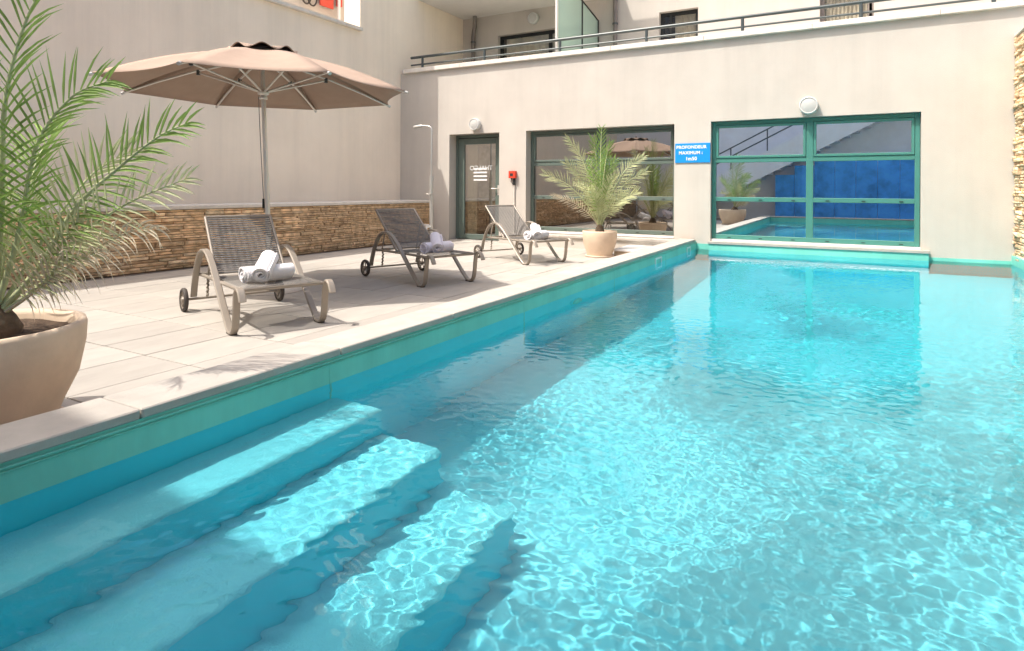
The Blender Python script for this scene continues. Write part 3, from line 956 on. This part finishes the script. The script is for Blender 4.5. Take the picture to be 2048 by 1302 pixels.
# ------------------------------------------------------------------ parasol
def parasol(loc, rot, label, tilt=(0, 0)):
    t = thing('parasol', loc, label, 'parasol')
    X, Y, Z = loc
    RT, H, HA = 1.49, 2.05, 2.50                            # tip radius, rim height, apex
    tip = lambda k, r=RT, z=H: Vector((X + r * math.cos(rot + k * math.pi / 4), Y + r * math.sin(rot + k * math.pi / 4), z))
    ax = lambda z: Vector((X + .10 * (H - z) * .6, Y - .00 * (H - z), z))
    MB().tube([ax(.06), ax(1.2)], .026, 14).tube([ax(1.2), ax(2.44)], .023, 14).build('pole', M['alu'], t)
    mb = MB(); b0 = ax(0.0)
    mb.lathe([(.001, .10), (.05, .10), (.055, .055), (.30, .045), (.32, .02), (.32, .001)], 28, (b0.x, b0.y, 0)); mb.build('base', M['plinth'], t)
    # canopy: eight panels, sagging between the ribs, with hollow hems
    mb = MB()
    r0 = .27
    for k in range(8):
        A, B = tip(k), tip(k + 1)
        n, mrad = 10, 8
        rows = []
        for i in range(mrad + 1):
            f = i / mrad
            row = []
            for j in range(n + 1):
                s = j / n
                rim = A.lerp(B, s)
                sag = 4 * s * (1 - s)
                c0 = Vector((X, Y, rim.z))
                rim2 = rim + (c0 - rim) * (.055 * sag)
                inner = Vector((X, Y, 0)) + ((A.lerp(B, s) - Vector((X, Y, H))) * (r0 / RT)); inner.z = HA - .062
                p = inner.lerp(rim2, f)
                p.z += .05 * math.sin(f * math.pi) * (1 - .9 * sag) - .010 * sag * f
                row.append(p)
            rows.append(row)
        mb.grid(rows)
    cano = mb.build('canopy', M['canopy'], t)
    sol = cano.modifiers.new('thickness', 'SOLIDIFY'); sol.thickness = .004
    mb = MB()                                               # hem band hanging at the rim
    # vent cap: raised in a wave between the ribs
    rows = []
    N_ = 96
    for (f, dz) in ((0.0, .075), (.5, .052), (1.0, .0)):
        row = []
        for j in range(N_ + 1):
            a = rot + 2 * math.pi * j / N_
            s = (j / N_ * 8) % 1.0
            oct_ = math.cos(math.pi / 8) / math.cos((s - .5) * math.pi / 4)
            rr = .36 * f * oct_
            wave = .058 * (math.sin(math.pi * s) ** 2) * f * f
            row.append((X + rr * math.cos(a), Y + rr * math.sin(a), HA - .062 + dz + wave - (.004 if f == 1 else 0)))
        rows.append(row)
    vent = mb.grid(rows).build('vent_cap', M['canopy'], t)
    sol = vent.modifiers.new('thickness', 'SOLIDIFY'); sol.thickness = .004
    low = [[(X + (p[0] - X) * .975, Y + (p[1] - Y) * .975, p[2] - .008) for p in row] for row in rows]
    MB().grid(low).lathe([(.285, HA - .058), (.28, HA - .03), (.02, HA - .005)], 32, (X, Y, 0)).build('vent_dark', M['canopy_dark'], t)  # black sheet under the cap, darkness of the vent gap put into its colour
    MB().lathe([(.001, HA + .055), (.02, HA + .05), (.022, HA + .01)], 12, (X, Y, 0)).build('finial', M['canopy_dark'], t)
    hub = Vector((X, Y, 2.03))
    mb = MB(); mb.lathe([(.028, 1.965), (.042, 1.97), (.042, 1.995), (.034, 2.0), (.034, 2.015), (.055, 2.02), (.055, 2.05), (.03, 2.058)], 20, (ax(2.0).x, ax(2.0).y, 0)); mb.build('hub', M['alu'], t)
    MB().lathe([(.05, 2.36), (.055, 2.40), (.03, 2.42)], 16, (X, Y, 0)).build('crown', M['alu'], t)
    for k in range(8):
        top = Vector((X, Y, 2.39)); tp = tip(k, RT + .01, H - .012)
        pts = [top.lerp(tp, f) + Vector((0, 0, .042 * math.sin(f * math.pi))) for f in (0.03, .25, .5, .75, 1.0)]
        mb = MB(); mb.tube(pts, .0125, 8); rb = mb.build('rib', M['alu'], t)
        mb = MB(); mb.tube([pts[-1].lerp(pts[-2], .04), pts[-1] + (pts[-1] - pts[-2]).normalized() * .012], .016, 8)
        mb.build('end_cap', M['steel'], rb)
        j = top.lerp(tp, .46) + Vector((0, 0, .02))
        mb = MB(); mb.tube([ax(2.035) + (j - ax(2.035)).normalized() * .05, j], .0105, 8); mb.build('strut', M['alu'], rb)
        mb = MB(); mb.tube([j + Vector((0, 0, -.025)), j + Vector((0, 0, .028))], .02, 8); mb.build('joint', M['dark_metal'], rb)
    mb = MB(); mb.tube([ax(2.0) + Vector((-.05, -.02, 0)), ax(1.5) + Vector((-.045, -.02, 0)), ax(.95) + Vector((-.03, -.02, 0)), ax(.80) + Vector((-.03, -.015, 0))], .004, 6)
    mb.build('cord', M['pipe'], t)
    mb = MB(); mb.cbox(tuple(ax(.84) + Vector((-.045, -.03, 0))), tuple(ax(.84) + Vector((-.022, .01, .10))), .003); mb.build('cleat', M['seal'], t)
    return t


parasol((-5.36, 4.34, 0), R(-18.5), 'cream octagonal parasol open behind the nearest lounger')

# ------------------------------------------------------------------ loungers
SIDE = [(-1.13, .12), (-1.10, .22), (-1.05, .33), (-.97, .45), (-.88, .522), (-.77, .545), (-.66, .52), (-.55, .45), (-.43, .345), (-.30, .225), (-.17, .105), (-.085, .035), (-.04, .012), (.0, .012), (.035, .03), (.06, .075), (.075, .16), (.085, .25), (.10, .315), (.135, .345), (.175, .335), (.205, .30), (.225, .265)]
SEATZ, HINGE = .335, -.62


def uv_box(o, scale=1.0):
    me = o.data
    uv = me.uv_layers.new(name='UVMap')
    return uv


def mesh_panel(name, p0, p1, half, parent, sag, nu=26, nv=12):
    """woven panel from p0 to p1 (x, z) at the lounger's own frame; uv in metres"""
    rows = []
    for i in range(nu + 1):
        f = i / nu
        row = []
        for j in range(nv + 1):
            s = -1 + 2 * j / nv
            row.append((p0[0] + (p1[0] - p0[0]) * f, s * half, p0[1] + (p1[1] - p0[1]) * f - sag * math.sin(f * math.pi) * (1 - s * s)))
        rows.append(row)
    mb = MB().grid(rows)
    o = mb.build(name, M['mesh'], parent)
    me = o.data
    Ld = math.hypot(p1[0] - p0[0], p1[1] - p0[1])
    uvl = me.uv_layers.new(name='UVMap')
    for lp in me.loops:
        v = lp.vertex_index
        i, j = divmod(v, nv + 1)
        uvl.data[lp.index].uv = (Ld * i / nu, 2 * half * j / nv)
    return o


def lounger(mid, ang, back_top, label):
    t = thing('sun_lounger', (0, 0, 0), label, 'sun lounger', 'sun loungers in a row on the deck')
    W = .325
    for s in (-1, 1):
        path = [(p.x, p.y) for p in spline([(a, c, 0) for a, c in SIDE], 3)]
        o = MB().strap(path, s * W, .052, .022).build('side_frame', M['chair_frame'], t)
        MB().cbox((-.07, s * W - .026, .0), (.02, s * W + .026, .014), .003).build('foot_pad', M['rubber'], o)
    mb = MB()                                               # seat frame: two long rails, front and rear cross tubes
    for s in (-1, 1):
        mb.tube([(-1.08, s * .29, .315), (-.6, s * .295, .322), (.085, s * .295, .322)], .0145, 8)
    for xx, zz in ((.085, .322), (-.60, .318), (-1.06, .315)):
        mb.tube([(xx, -.30, zz), (xx, .30, zz)], .0135, 8)
    mb.build('seat_frame', M['chair_frame'], t)
    mesh_panel('seat', (HINGE + .015, SEATZ + .004), (.105, SEATZ + .006), .287, t, .018)
    bx, bz = back_top
    mb = MB()
    for s in (-1, 1): mb.tube([(HINGE, s * .272, SEATZ), (bx, s * .268, bz)], .0135, 8)
    mb.tube([(bx, -.268, bz), (bx, .268, bz)], .0135, 8); mb.tube([(HINGE, -.272, SEATZ), (HINGE, .272, SEATZ)], .0125, 8)
    mb.build('back_frame', M['chair_frame'], t)
    mesh_panel('backrest', (HINGE + .012 - .02, SEATZ + .026), (bx + .012, bz - .004), .264, t, .012, 26)
    mb = MB(); px_ = HINGE + (bx - HINGE) * .62; pz = SEATZ + (bz - SEATZ) * .62
    for s in (-1, 1): mb.tube([(px_, s * .24, pz), (-1.02, s * .24, .30)], .009, 6)
    mb.build('back_prop', M['chair_frame'], t)
    for s in (-1, 1):                                       # toothed ratchet hanging from the rear rails
        mb = MB()
        mb.strap([(-.98, .315), (-.985, .28), (-.965, .262), (-.99, .245), (-.97, .225), (-.995, .208), (-.975, .188), (-1.0, .168), (-.98, .15), (-1.0, .135)], s * .25, .02, .016)
        mb.build('ratchet', M['chair_frame'], t)
    mb = MB(); mb.tube([(-1.13, -.41, .10), (-1.13, .41, .10)], .011, 8); mb.build('axle', M['chair_frame'], t)
    for s in (-1, 1):
        c = (-1.13, s * .40, .10)
        prof = [(.078, -.017), (.094, -.017), (.10, -.008), (.10, .008), (.094, .017), (.078, .017), (.078, -.017)]
        wh = MB().lathe(prof, 28, c, 'y').build('wheel', M['rubber'], t)
        mb = MB(); mb.lathe([(.001, -.02), (.022, -.02), (.022, .02), (.001, .02)], 14, c, 'y')
        mb.lathe([(.070, -.012), (.0775, -.012), (.0775, .012), (.070, .012), (.070, -.012)], 28, c, 'y')
        for k in range(5):
            a = 2 * math.pi * k / 5 + .3
            mb.tube([(c[0] + .02 * math.cos(a), c[1], c[2] + .02 * math.sin(a)), (c[0] + .072 * math.cos(a), c[1], c[2] + .072 * math.sin(a))], .008, 6)
        mb.build('spoked_rim', M['chair_frame'] , wh)
    t.location = (mid[0], mid[1], 0)
    t.rotation_euler = (0, 0, R(ang))
    return t


LG = [((-3.757, 3.19), -21, (-1.0, .80), 'nearest taupe lounger with two white rolled towels, by the foot of the parasol'),
      ((-3.912, 5.60), -20, (-1.12, .79), 'middle taupe lounger in the parasol shade, with white rolled towels tinted lilac for the shade'),
      ((-3.82, 7.87), -25, (-1.12, .79), 'farthest taupe lounger in full sun, in front of the glass door')]
for a in LG: lounger(*a)


def to_world(mid, ang, x, y, z):
    a = R(ang)
    return Vector((mid[0] + x * math.cos(a) - y * math.sin(a), mid[1] + x * math.sin(a) + y * math.cos(a), z))


def towel(p, q, r, m, label, seed, group):
    """rolled towel from p to q: a spiral of cloth with soft ends"""
    rr = random.Random(seed)
    p, q = Vector(p), Vector(q)
    ax_ = (q - p).normalized(); Ln = (q - p).length
    u = ax_.cross(Vector((0, 0, 1))).normalized(); v = u.cross(ax_)
    c = (p + q) / 2
    t = thing('rolled_towel', c, label, 'towel', group)
    turns, n = 3.4, 88
    prof = []
    for k in range(n + 1):
        th = 2 * math.pi * turns * k / n
        prof.append((th, .006 + (r - .006) * k / n))
    end0 = -1.9
    nl = 9
    rows_o = []
    mb = MB()
    rows = []
    for i in range(nl + 1):
        f = i / nl
        along = Ln * (f - .5)
        row = []
        for (th, rad) in prof:
            wob = 1 + .035 * math.sin(3 * th + 5 * f + seed) * (rad / r) + .02 * math.sin(9 * f + seed)
            endshift = (.010 * math.sin(th * .7 + seed) + .006 * (1 - rad / r)) * (1 if f > .5 else -1) * (abs(f - .5) * 2) ** 4
            a = th + end0
            pt = c + ax_ * (along + endshift) + u * (rad * wob * math.cos(a)) + v * (rad * wob * math.sin(a) * .93)
            row.append(pt)
        rows.append(row)
    mb.grid(rows)
    o = mb.build('cloth', m, t)
    so = o.modifiers.new('thickness', 'SOLIDIFY'); so.thickness = .013; so.offset = -1
    bv = o.modifiers.new('soft', 'BEVEL'); bv.width = .004; bv.segments = 2
    return t


def towels(mid, ang, x, y, m, words, group, seed):
    r = .062
    z0 = SEATZ + .006 + r * .90
    towel(to_world(mid, ang, x + .02, y - .19, z0), to_world(mid, ang, x - .03, y + .19, z0), r, m, words[0], seed, group)
    towel(to_world(mid, ang, x + .15, y - .10, z0 + .004), to_world(mid, ang, x - .12, y + .05, z0 + .105), r, m, words[1], seed + 1, group)


towels(LG[0][0], -21, -.22, -.01, M['towel'], ('white rolled towel lying flat across the nearest lounger', 'white rolled towel leaning over the other one on the nearest lounger'), 'rolled towels on the loungers', 3)
towels(LG[1][0], -20, -.19, .0, M['towel_shade_tint'], ('white rolled towel, tinted lilac for the shade, lying flat across the shaded middle lounger', 'white rolled towel, tinted lilac for the shade, leaning over the other one on the middle lounger'), 'rolled towels on the loungers', 8)
towels(LG[2][0], -25, -.19, .0, M['towel'], ('white rolled towel lying flat across the farthest lounger', 'white rolled towel leaning over the other one on the farthest lounger'), 'rolled towels on the loungers', 14)

# ------------------------------------------------------------------ garden shower
sh = thing('garden_shower', (-7.05, 9.55, 0), 'slim grey shower post with bent arm, at the corner by the stone planter wall', 'shower')
sx, sy = -7.05, 9.55
MB().tube([(sx, sy, 0), (sx, sy, 1.30)], .036, 14).build('column', M['steel'], sh)
MB().tube([(sx, sy, 1.30), (sx, sy, 2.17), (sx - .02, sy, 2.225), (sx - .07, sy, 2.25), (sx - .22, sy, 2.262)], .017, 12).build('arm', M['steel'], sh)
MB().tube([(sx - .22, sy, 2.262), (sx - .26, sy, 2.258), (sx - .42, sy, 2.245)], .02, 12, radii=[.02, .032, .03]).build('shower_head', M['steel'], sh)
mb = MB(); mb.tube([(sx, sy - .03, .95), (sx, sy - .09, .95)], .018, 10); mb.tube([(sx, sy - .075, .95), (sx - .06, sy - .075, .95)], .012, 8); mb.build('tap', M['alu'], sh)
mb = MB(); mb.tube([(sx, sy - .03, .33), (sx - .03, sy - .11, .33)], .02, 10); mb.tube([(sx - .03, sy - .11, .35), (sx - .03, sy - .11, .27)], .016, 8); mb.box((sx - .08, sy - .13, .355), (sx + .02, sy - .09, .375)); mb.build('foot_tap', M['white'], sh)

# ------------------------------------------------------------------ pots and palms
def pot(c, r, h, label, group):
    t = thing('plant_pot', (c[0], c[1], 0), label, 'pot', group)
    prof = [(.001, .004), (r * .70, .004), (r * .72, .03), (r * .80, .10 * h / .4), (r * .93, h * .5), (r * .99, h * .78), (r * 1.0, h * .96), (r * .985, h), (r * .93, h), (r * .90, h * .95), (r * .88, h * .86)]
    MB().lathe(prof, 56, (c[0], c[1], 0)).build('vessel', M['pot'], t)
    rr = random.Random(int(r * 100))
    rows = []
    for i in range(9):
        f = i / 8
        rows.append([(c[0] + r * .885 * f * math.cos(2 * math.pi * j / 28), c[1] + r * .885 * f * math.sin(2 * math.pi * j / 28), h * .90 + .02 * (1 - f) + rr.uniform(-.006, .008)) for j in range(28)] )
        rows[-1].append(rows[-1][0])
    MB().grid(rows, smooth=False).build('soil', M['soil'], t)
    mb = MB(); mb.lathe([(r * .6, .001), (r * .82, .001), (r * .84, .02), (r * .82, .026), (r * .74, .026)], 48, (c[0], c[1], 0)); mb.build('saucer', M['pot'], t)
    return t


def frond(palm, pts, roll, lmax, m, name='frond', n=40, fold=.35, seed=0, droop=.15, w=.013, start=.22, curl=0.0):
    """feather leaf: tapering rachis plus folded leaflets on both sides, one mesh for each of the two materials"""
    rr = random.Random(seed)
    C_ = spline(pts, 8)
    L_ = [0]
    for a, c in zip(C_[:-1], C_[1:]): L_.append(L_[-1] + (c - a).length)
    tot = L_[-1]

    def at(s):
        s = max(0, min(tot * .9999, s))
        for i in range(len(L_) - 1):
            if L_[i + 1] >= s:
                f = (s - L_[i]) / max(1e-6, L_[i + 1] - L_[i])
                return C_[i].lerp(C_[i + 1], f), (C_[i + 1] - C_[i]).normalized()
    mb = MB()
    k0 = len(C_)
    rad = [.011 * (1 - .85 * i / (k0 - 1)) * min(1.5, tot / .9) for i in range(k0)]
    mb.tube(C_, .01, 6, radii=rad)
    ra = mb.build(name, M['rachis'] if m is not M['leaf_dry'] else M['leaf_dry'], palm)
    lf = MB()
    for i in range(n):
        f = start + (1 - start) * (i + .5) / n
        p, tg = at(f * tot)
        view = Vector((math.cos(roll), math.sin(roll), 0.0))
        side = tg.cross(view).normalized()
        nrm = side.cross(tg).normalized()
        env = math.sin(math.pi * min(1, (f - start) / (1 - start) * .62 + .24)) ** .75
        al = R(66 - 44 * (f - start) / (1 - start))
        for s in (-1, 1):
            a = al + rr.uniform(-.12, .12)
            d0 = (side * (s * math.sin(a)) + tg * math.cos(a) + nrm * (fold + rr.uniform(-.12, .12))).normalized()
            ln = lmax * env * rr.uniform(.82, 1.1)
            pts_ = [p.copy()]
            d_ = d0.copy()
            q = p.copy()
            seg = 3 if not curl else 6
            for k in range(seg):
                q = q + d_ * (ln / seg)
                d_ = (d_ + Vector((0, 0, -droop - curl * rr.uniform(.2, 1.0) * (1 + k * .3))) + Vector((rr.uniform(-1, 1), rr.uniform(-1, 1), rr.uniform(-1, 1))) * (.03 + curl * .6)).normalized()
                pts_.append(q.copy())
            wd = nrm.cross(d0).normalized()
            prof = [.45, 1.0, .7, 0.04] if seg == 3 else [.5, 1, .9, .8, .6, .4, .05]
            n0 = len(lf.v)
            vs, fs = [], []
            for k, (pt, ws) in enumerate(zip(pts_, prof)):
                up = nrm * (w * ws * .28)
                vs += [pt - wd * (w * ws / 2) + up, pt, pt + wd * (w * ws / 2) + up]
            for k in range(seg):
                a0 = k * 3
                fs += [(a0, a0 + 1, a0 + 4, a0 + 3), (a0 + 1, a0 + 2, a0 + 5, a0 + 4)]
            lf.add(vs, fs, False)
    lf.build('leaflets', m, ra)
    return ra


pot((-3.25, 1.175), .40, .46, 'large brown clay pot at the pool edge, left in front', 'clay plant pots')
pot((-3.49, 9.16), .272, .405, 'smaller brown clay pot in front of the left window', 'clay plant pots')

pm = thing('potted_palm', (-3.13, 1.24, .44), 'large feathery date palm growing from the big pot at the pool edge', 'palm', 'young date palms')
MB().lathe([(.10, .40), (.11, .45), (.085, .50), (.05, .55), (.001, .57)], 16, (-3.18, 1.21, 0)).build('trunk', M['trunk'], pm)
O_ = (-3.17, 1.215, .49)
PF = [
    ([O_, (-3.075, 1.269, 0.871), (-3.013, 1.300, 1.220), (-2.887, 1.372, 1.427), (-2.744, 1.452, 1.503)], .30, R(-62), M['leaf'], 46, .35),
    ([O_, (-3.013, 1.305, 0.700), (-2.869, 1.381, 0.960), (-2.722, 1.468, 1.125), (-2.570, 1.550, 1.262), (-2.455, 1.612, 1.325)], .25, R(-62), M['leaf'], 46, .35),
    ([O_, (-2.986, 1.318, 0.647), (-2.842, 1.399, 0.853), (-2.665, 1.497, 0.990), (-2.455, 1.612, 1.090)], .21, R(-62), M['leaf_pale'], 42, .3),
    ([O_, (-3.138, 1.228, 0.960), (-3.129, 1.237, 1.409), (-3.048, 1.282, 1.767), (-2.932, 1.345, 1.973)], .34, R(-60), M['leaf'], 48, .3),
    ([O_, (-3.192, 1.192, 1.005), (-3.246, 1.166, 1.453), (-3.228, 1.175, 1.857), (-3.120, 1.237, 2.099)], .34, R(-70), M['leaf'], 48, .3),
    ([O_, (-3.066, 1.166, 0.916), (-3.013, 1.121, 1.229), (-2.959, 1.058, 1.453), (-2.887, 0.968, 1.561)], .26, R(-80), M['leaf'], 42, .3),
    ([O_, (-3.156, 1.121, 0.871), (-3.210, 0.986, 1.184), (-3.246, 0.852, 1.382)], .28, R(-90), M['leaf'], 36, .3),
    ([O_, (-3.282, 1.166, 0.916), (-3.452, 1.094, 1.274), (-3.604, 1.040, 1.453)], .28, R(-60), M['leaf'], 38, .3),
    ([O_, (-3.246, 1.345, 0.871), (-3.389, 1.470, 1.184), (-3.497, 1.614, 1.346)], .28, R(-60), M['leaf'], 38, .3),
    ([O_, (-3.084, 1.363, 0.826), (-3.048, 1.524, 1.095), (-2.995, 1.686, 1.229)], .24, R(-50), M['leaf_pale'], 36, .3),
    ([O_, (-3.228, 1.273, 0.736), (-3.371, 1.327, 0.916), (-3.515, 1.390, 0.987)], .24, R(-60), M['leaf_pale'], 34, .3),
    ([O_, (-3.031, 1.291, 0.664), (-2.941, 1.345, 0.790), (-2.797, 1.417, 0.916)], .22, R(-66), M['leaf_pale'], 30, .3),
]
for k, (pts, lm, roll, m, n, st) in enumerate(PF):
    frond(pm, pts, roll, lm * 1.0, m, n=int(n * .62), seed=k + 20, start=st - .06, w=.0125)
# withered leaves hanging low
for k, (pts, lm, n) in enumerate((([O_, (-2.977, 1.327, 0.647), (-2.815, 1.417, 0.777), (-2.672, 1.488, 0.862), (-2.564, 1.551, 0.880)], .20, 22), ([O_, (-2.995, 1.291, 0.611), (-2.869, 1.354, 0.718), (-2.735, 1.417, 0.790)], .18, 18), ([O_, (-3.102, 1.345, 0.647), (-3.048, 1.452, 0.772), (-2.959, 1.560, 0.826)], .18, 16))):
    frond(pm, pts, R(-64), lm, M['leaf_dry'], n=n, seed=60 + k, start=.3, w=.010, droop=.12, curl=.16)

p2 = thing('potted_palm', (-3.49, 9.16, .38), 'smaller bushy date palm in the pot before the left window', 'palm', 'young date palms')
MB().lathe([(.07, .36), (.075, .40), (.055, .46), (.03, .50), (.001, .52)], 14, (-3.49, 9.16, 0)).build('trunk', M['trunk'], p2)
rp = random.Random(9)
B0 = Vector((-3.49, 9.16, .44))
# (lean towards camera-right, height, depth lean)
for k, (du, hz, dv, m) in enumerate(((.02, 1.58, 0, 'leaf'), (-.10, 1.42, .1, 'leaf'), (.14, 1.35, -.12, 'leaf'), (-.52, 1.42, .05, 'leaf_pale'), (-.55, 1.02, -.1, 'leaf_pale'), (-.88, .86, .0, 'leaf_pale'),
                                    (.68, 1.14, .0, 'leaf_pale'), (.74, .90, .1, 'leaf_pale'), (.55, .58, -.2, 'leaf_pale'), (-.76, .52, -.1, 'leaf_dry'), (.28, 1.10, .3, 'leaf'), (-.25, 1.05, -.35, 'leaf'), (.2, .85, -.45, 'leaf_pale'), (-.3, .7, .45, 'leaf_pale'), (.05, 1.2, .25, 'leaf'), (-.18, .62, -.3, 'leaf_pale'), (.42, .55, .3, 'leaf_pale'))):
    u = Vector((.8748, .4846, 0)); v = Vector((-.4846, .8748, 0))
    tip_ = B0 + u * du + v * dv + Vector((0, 0, hz))
    m1 = B0 + u * (du * .22) + v * (dv * .22) + Vector((0, 0, hz * .42))
    m2 = B0 + u * (du * .58) + v * (dv * .58) + Vector((0, 0, hz * .80))
    frond(p2, [B0, m1, m2, tip_], R(-61) + rp.uniform(-.9, .9), (.25 if m != 'leaf_dry' else .19) * rp.uniform(.8, 1.2), M[m], n=rp.choice((20, 24, 27)), seed=100 + k, start=.25 + rp.uniform(-.05, .1), w=.0165, droop=rp.choice((.03, .08, .14)), fold=rp.uniform(.1, .5))
